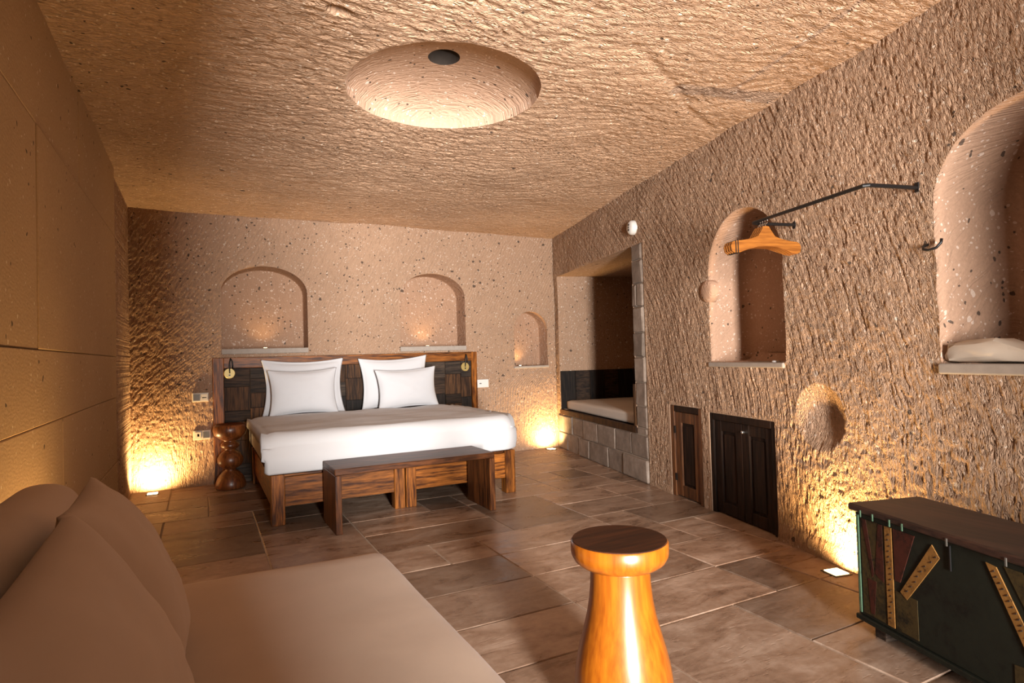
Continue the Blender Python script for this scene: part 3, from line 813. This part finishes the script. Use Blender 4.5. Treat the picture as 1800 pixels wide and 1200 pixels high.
# turned night stand
ns = tag(obj('night_stand', lathe([(0, 0), (.125, 0), (.135, .012), (.135, .05), (.12, .10), (.08, .155), (.045, .178), (.05, .186), (.095, .215), (.115, .25), (.115, .29), (.09, .335), (.05, .365),
    (.045, .372), (.068, .385), (.085, .405), (.083, .425), (.058, .448), (.052, .455), (.09, .475), (.14, .515), (.152, .56), (.145, .60), (.125, .618), (.10, .60), (0, .59)], 48), M_NIGHT, None, True, (.232, 6.50, 0)),
    'dark turned wooden bedside stand of stacked rounded lobes left of the bed', 'bedside stand')

# bench at the foot of the bed
bench = thing('bench', 'long brown plank bench standing at the foot of the bed', 'bench', (1.412, 4.516, 0), math.radians(.5))
for sx in (-1, 1):
    a, b = (-.612, -.567) if sx < 0 else (.567, .612)
    obj('leg_panel', box(a, b, -.225, .215, 0, .405, .003), M_BENCH_Z, bench)
obj('bench_top', box(-.612, .612, -.225, .215, .406, .450, .004), M_BENCH_X, bench)

# ---------------------------------------------------------------- alcove day bed
nook = thing('alcove_bench', 'dark wood edged bench lining the alcove in the right wall', 'bench', W(0, 0, 0))
def nk(bm): 
    for v in bm.verts: v.co -= P0
    return bm
obj('front_board', nk(rbox(ALC0+.005, ALC1-.004, -.03, .012, .437, .500, .004)), M_RECL[1], nook)
obj('end_board', nk(rbox(ALC1-.045, ALC1-.006, -.42, .010, .502, .90, .004)), M_RECL[1], nook)
obj('base_board', nk(rbox(ALC0+.005, ALC1-.01, -1.2, -.035, .442, .488)), M_RECL[2], nook)
ns_ = -.005
for i in range(6):
    a = ns_-i*.2
    obj('back_plank', nk(rbox(ALC0+.004, ALC0+.03, a-.196, a, .50, .985, .002)), M_RECL[2] if i % 2 == 0 else M_RECL[0], nook)
bmq = soft_slab(-.98, .98, -.55, .55, -.06, .06, .035, 40, amp=.003)
cu = obj('daybed_cushion', bmq, M_CUSH, None, True); cu.location = W((ALC0+ALC1)/2-.035, -.60, .555); cu.rotation_euler = (0, 0, math.atan2(-T.y, -T.x))
tag(cu, 'long beige day bed cushion lying in the wall alcove', 'cushion')

# ---------------------------------------------------------------- smoke detector
det = thing('smoke_detector', 'round white detector high on the right wall above the alcove', 'detector', W(2.335, 0, 2.365), math.atan2(NR.y, NR.x)-PI/2)
bm = lathe([(0, .052), (.045, .050), (.062, .038), (.068, .02), (.068, -.02)], 32)
for v in bm.verts: v.co = Vector((v.co.x, v.co.z, v.co.y))
hs_ = obj('housing', bm, M_PLASTIC, det, True)
for dz, w_ in ((.026, .012), (.002, .007), (-.022, .012)):
    obj('indicator', box(-w_, w_, .046, .055, dz-.008, dz+.008, .002), M_BLACK, hs_)

# ---------------------------------------------------------------- clothes rail and hangers
rail = thing('clothes_rail', 'thin black iron clothes rail standing off the right wall', 'rail', W(5.26, 0, 1.93))
base = W(5.26, 0, 1.93)
sub = lambda p: Vector(p)-base
path = [(5.26, -.01, 1.93), (5.26, .28, 1.93), (5.25, .295, 1.93), (4.46, .295, 1.933), (4.447, .283, 1.933), (4.447, -.01, 1.933)]
obj('rod', tube([sub(W(*p)) for p in path], .0095, 10), M_BLACK, rail)
for s in (5.26, 4.447):
    o = obj('wall_plate', nk(rbox(s-.012, s+.012, -.01, .006, 1.91, 1.955, .002)), M_BLACK, rail); 
    for v in o.data.vertices: v.co = v.co+P0-base
def hanger_parts(root):
    pts = []
    half = [(0, .062), (.020, .060), (.034, .035), (.055, .012), (.10, .000), (.16, -.006), (.20, -.008), (.222, -.014), (.232, -.032), (.226, -.055), (.205, -.064), (.17, -.060), (.12, -.044), (.06, -.034), (0, -.032)]
    poly = [(-x, z) for x, z in half]+[(x, z) for x, z in half[::-1][1:-1]]
    bm = prism(poly, lambda p, k: Vector((p[0], (-.0075 if k == 0 else .0075), p[1]*1.25)))
    bmesh.ops.bevel(bm, geom=[e for e in bm.edges if abs(e.verts[0].co.y-e.verts[1].co.y) < 1e-6], offset=.003, segments=1, affect='EDGES')
    bd = obj('body', bm, M_HANG, root)
    for x in (-.206, -.192):
        obj('band', box(x, x+.006, -.0088, .0088, -.082, -.010), M_BLACK, bd)
    hk = [(0, 0, .06), (0, 0, .085)]+[(.0+.016*math.sin(a)*1.0, 0, .106-.016*math.cos(a)) for a in [PI*k/8 for k in range(0, 13)]]
    obj('hook', tube(hk, .0028, 6), M_CHROME, root, True)
names = ['nearest the viewer', 'second from the viewer', 'third from the viewer', 'farthest from the viewer']
h0 = None
for i in range(4):
    r = thing('coat_hanger', 'wooden coat hanger on the black rail, %s of the four' % names[i], 'hanger', W(4.545-i*.021, .280, 1.820), math.atan2(-NR.y, -NR.x), 'wooden coat hangers on the rail')
    if h0 is None: hanger_parts(r); h0 = r
    else:
        for ch in list(h0.children):
            c = ch.copy(); COL.objects.link(c); c.parent = r
            for g in ch.children:
                d = g.copy(); COL.objects.link(d); d.parent = c
# small twisted hook at the big niche
hook = tag(obj('wall_hook', tube([W(5.30, .0, 1.655), W(5.30, .03, 1.645), W(5.315, .045, 1.63), W(5.34, .045, 1.622), W(5.365, .03, 1.63), W(5.38, .02, 1.65), W(5.382, .018, 1.668)], .006, 8), M_BLACK, None, True),
    'small curved black iron hook at the edge of the large niche', 'hook')
# folded laundry bag on the sill
def bag():
    sec = [(0, .0, .004), (.045, .05, .06), (.075, .078, .088), (.11, .082, .094), (.20, .085, .10), (.27, .085, .102), (.33, .08, .075), (.42, .075, .045), (.60, .07, .035), (.66, .05, .03)]
    bm = bmesh.new(); rings = []
    for k, (s, hw, ht) in enumerate(sec):
        ring = []
        for i in range(16):
            a = 2*PI*i/16; cx = math.copysign(abs(math.cos(a))**.6, math.cos(a)); cz = math.copysign(abs(math.sin(a))**.7, math.sin(a))
            wob = .006*math.sin(i*2.1+k*1.7) if 0 < k < 9 else 0
            ring.append(bm.verts.new(W(5.300+s, -.070+hw*cx+wob, 1.113+ht/2+(ht/2)*cz+(0 if k else .035)+(wob if cz > 0 else 0))))
        rings.append(ring)
    for A, B in zip(rings, rings[1:]):
        for i in range(16): bm.faces.new((A[i], A[(i+1) % 16], B[(i+1) % 16], B[i]))
    bm.faces.new(rings[0]); bm.faces.new(rings[-1][::-1])
    return bm
lb = tag(obj('cloth_bag', bag(), M_PAPER, None), 'folded beige cloth bag with pointed end on the large niche sill', 'bag'); smooth_angle(lb, 35)

# ---------------------------------------------------------------- painted chest
CA = math.radians(16.3)
CU = Vector((-math.sin(CA), -math.cos(CA), 0)); CV = Vector((math.cos(CA), -math.sin(CA), 0))
chest = thing('painted_chest', 'dark green painted wooden chest with mustard strips against the right wall', 'chest', (2.455, 1.64, 0))
def cb(a0, a1, d0, d1, z0, z1, bev=.003):
    bm = box(a0, a1, d0, d1, z0, z1, bev)
    for v in bm.verts: v.co = CU*v.co.x+CV*v.co.y+Vector((0, 0, v.co.z))
    return bm
def cpoly(pts, d0, d1):
    return prism(pts, lambda p, k: CU*p[0]+CV*(d0 if k == 0 else d1)+Vector((0, 0, p[1])))
LEN, DEP, ZB, ZT = 1.32, .34, .075, .50
obj('front_panel', cb(0, LEN, 0, .025, ZB, ZT), M_GREEN, chest)
obj('side_panel', cb(0, .025, .027, DEP, ZB, ZT), M_GREEN, chest)
obj('side_panel', cb(LEN-.025, LEN, .027, DEP, ZB, ZT), M_GREEN, chest)
obj('back_panel', cb(.027, LEN-.027, DEP-.02, DEP, ZB, ZT), M_GREEN, chest)
obj('bottom_panel', cb(-.005, LEN+.005, -.012, DEP, ZB-.022, ZB-.001), M_GREEN, chest)
lid = obj('lid', cb(-.02, LEN+.02, -.02, DEP, ZT+.004, ZT+.034, .006), M_CHESTLID, chest)
for a in (.06, LEN-.12):
    for d in (.02, DEP-.08): obj('foot', cb(a, a+.06, d, d+.06, 0, ZB-.022), M_RECL[3], chest)
o = obj('corner_strip', cb(.010, .022, -.005, 0, ZB+.01, ZT-.01, .001), M_GREENL, chest); o['label'] = 'pale green painted edge strip'
def strip(pts, mm, name='painted_strip', d=-.004): return obj(name, cpoly(pts, d, .001), mm, chest)
zt_, zb_ = ZT-.02, ZB+.015
strip([(.03, zb_), (.155, zb_), (.155, zt_), (.03, zt_)], M_OLIVE, 'painted_field', -.002)
strip([(.035, zt_), (.06, zt_), (.095, .27), (.085, .25)], M_RED, 'painted_wedge', -.003)
strip([(.145, zt_), (.125, zt_), (.10, .27), (.145, .25)], M_RED, 'painted_wedge', -.003)
strip([(.06, .24), (.105, .24), (.09, .10), (.07, .10)], M_RED, 'painted_wedge', -.003)
strip([(.158, zb_), (.192, zb_), (.192, zt_), (.158, zt_)], M_MUST)
strip([(.20, zb_), (.30, zb_), (.30, .24), (.20, .24)], M_OLIVE, 'painted_field', -.002)
strip([(.20, zt_), (.30, zt_), (.225, .28), (.20, .28)], M_RED, 'painted_wedge', -.003)
strip([(.375, zt_-.01), (.405, zt_-.05), (.255, .225), (.225, .245)], M_MUST)
strip([(.58, zt_-.005), (.615, zt_-.01), (.76, .20), (.725, .19)], M_MUST)
strip([(.64, zt_), (.70, zt_), (.785, .30), (.785, .22)], M_OLIVE, 'painted_field', -.002)
strip([(.705, zt_), (.755, zt_), (.785, .36), (.785, .30)], M_RED, 'painted_wedge', -.003)
strip([(.66, zb_), (.785, zb_), (.785, .20), (.66, .18)], M_OLIVE, 'painted_field', -.002)
strip([(.79, zb_), (.83, zb_), (.83, zt_), (.79, zt_)], M_MUST)
strip([(.84, zb_), (.90, zb_), (.86, zt_), (.84, zt_)], M_RED, 'painted_wedge', -.003)
strip([(.90, zb_), (1.0, zb_), (1.0, zt_), (.87, zt_)], M_OLIVE, 'painted_field', -.002)
strip([(1.02, zb_), (1.055, zb_), (1.055, zt_), (1.02, zt_)], M_MUST)
def ticks(a, b, n_, w_):
    bm = bmesh.new()
    for i in range(n_):
        t = (i+.5)/n_; p = (a[0]+(b[0]-a[0])*t+random.uniform(-.006, .006), a[1]+(b[1]-a[1])*t)
        c = cpoly([(p[0]-w_, p[1]-.004), (p[0]+w_, p[1]+.001), (p[0]+w_, p[1]+.006)], -.0055, -.0035)
        m2 = bpy.data.meshes.new('t'); c.to_mesh(m2); bm.from_mesh(m2); c.free()
    return obj('tick_marks', bm, M_TICK, chest)
ticks((.175, zb_+.02), (.175, zt_-.02), 16, .006); ticks((.39, zt_-.04), (.245, .245), 8, .007)
ticks((.60, zt_-.02), (.74, .21), 16, .006); ticks((.81, zb_+.02), (.81, zt_-.03), 16, .008)
for a in (.05, .115, .20, .26, .45, .66, .83, 1.05): obj('lid_clip', cb(a, a+.007, -.023, -.019, ZT-.010, ZT+.018, .001), M_GREENL if a < .3 else M_GREY, lid)
obj('hasp', cb(.446, .452, -.006, -.001, .40, ZT-.01, .001), M_BLACK, chest)

# ---------------------------------------------------------------- near side table / stool
stool = thing('wooden_stool', 'glossy honey pine stool with round dark top in the foreground', 'stool', (1.205, 1.62, 0))
ST = .592; R = .158
obj('body', lathe([(0, 0), (.13, 0), (.138, .01), (.150, .05), (.158, .10), (.158, .15), (.151, .20), (.139, .25), (.125, .30), (.112, .35), (.103, .40), (.098, .45), (.096, .50), (.097, .512), (0, .512)], 64), M_STOOL, stool, True)
smooth_angle(obj('seat_rim', lathe([(0, .512), (.112, .512), (.13, .515), (.147, .528), (.156, .545), (R, .555), (R, ST-.006), (R-.004, ST-.001), (0, ST-.001)], 64), M_STOOL, stool), 50)
smooth_angle(obj('seat_top', lathe([(0, ST-.001), (R-.004, ST-.001), (R-.006, ST+.002), (0, ST+.003)], 64), M_STOOLTOP, stool), 50)

# ---------------------------------------------------------------- sofa (day bed) in the left foreground
sofa = thing('sofa_daybed', 'wide cream upholstered daybed sofa along the left stone wall', 'sofa', (.03, 1.0, 0))
obj('seat_mattress', soft_slab(-.50, .63, -1.35, 1.525, .20, .42, .05, 60, amp=.004, crown=.006), M_CREAM, sofa, True)
obj('base', box(-.48, .55, -1.3, 1.45, 0, .20, .004), M_RECL[1], sofa)
bk = soft_slab(-.11, .11, -.78, .78, -.21, .21, .105, 40, seed=4, amp=.006)
o = obj('back_cushion', bk, M_CREAM, None, True); o.location = (-.455, 1.76, .622); o.rotation_euler = (0, -.08, 0)
tag(o, 'long rounded cream back bolster on the sofa against the stone wall', 'cushion')
put_pillow('scatter_cushion', 'square cream cushion nearest the camera, leaning on the sofa bolster', 'cushion', M_CREAM, (-.150, 1.18, .668), .84, .50, .20, .42, -PI/2+.02, 0, 0, 7, .045, 'cream sofa cushions')
put_pillow('scatter_cushion', 'square cream cushion partly hidden behind the nearer sofa cushion', 'cushion', M_CREAM, (-.172, 1.80, .668), .52, .50, .18, .42, -PI/2+.02, 0, 0, 8, .045, 'cream sofa cushions')

# ---------------------------------------------------------------- recessed uplights
def floor_light(loc, rz, label, power, tilt, ang=168, size=.042):
    r = thing('recessed_uplight', label, 'uplight', loc, rz, 'warm recessed uplights')
    bm = box(-size-.012, size+.012, -size-.012, size+.012, -.03, .004, .001)
    obj('trim_frame', bm, M_BLACK, r)
    obj('lens', box(-size, size, -size, size, .003, .007, .001), M_LENS, r)
    warm_lamp(r, (0, 0, .02), power, tilt, ang, .035)
    return r
floor_light((-.43, YB-.15, .001), 0, 'recessed floor uplight glowing in the back left corner', 800, (-.42, 0))
floor_light((3.93, YB-.14, .001), 0, 'recessed floor uplight glowing in the back right corner', 620, (-.38, 0))
lp = W(4.79, .115, .001)
floor_light(tuple(lp), -TH, 'recessed floor uplight glowing beside the painted chest', 700, (0, .38))
floor_light((-.33, 2.80, .001), 0, 'recessed floor uplight hidden behind the sofa by the stone wall', 380, (.35, -.5), 172, .03)
def niche_light(loc, label, power):
    r = thing('niche_spot', label, 'spotlight', loc, 0, 'warm niche spotlights')
    obj('trim_ring', lathe([(0, 0), (.028, 0), (.028, .006), (.02, .008), (0, .008)], 20), M_CHROME, r)
    obj('lens', lathe([(0, .0085), (.018, .0085), (.018, .010), (0, .0105)], 20), M_LENS, r)
    warm_lamp(r, (0, 0, .02), power, (-.45, 0), 110, .015)
niche_light((.60, YB+.10, 1.352), 'tiny spotlight on the sill of the left arched niche', 22)
niche_light((2.40, YB+.10, 1.340), 'tiny spotlight on the sill of the right arched niche', 22)
niche_light((3.64, YB+.09, 1.066), 'tiny spotlight on the sill of the small low niche', 26)
o = obj('sill_spot', lathe([(0, 0), (.026, 0), (.026, .008), (.018, .012), (0, .012)], 20), M_PLASTIC, None); o.location = W(4.16, -.06, 1.110)
tag(o, 'small unlit white spot fitting on the tall niche sill', 'spotlight')
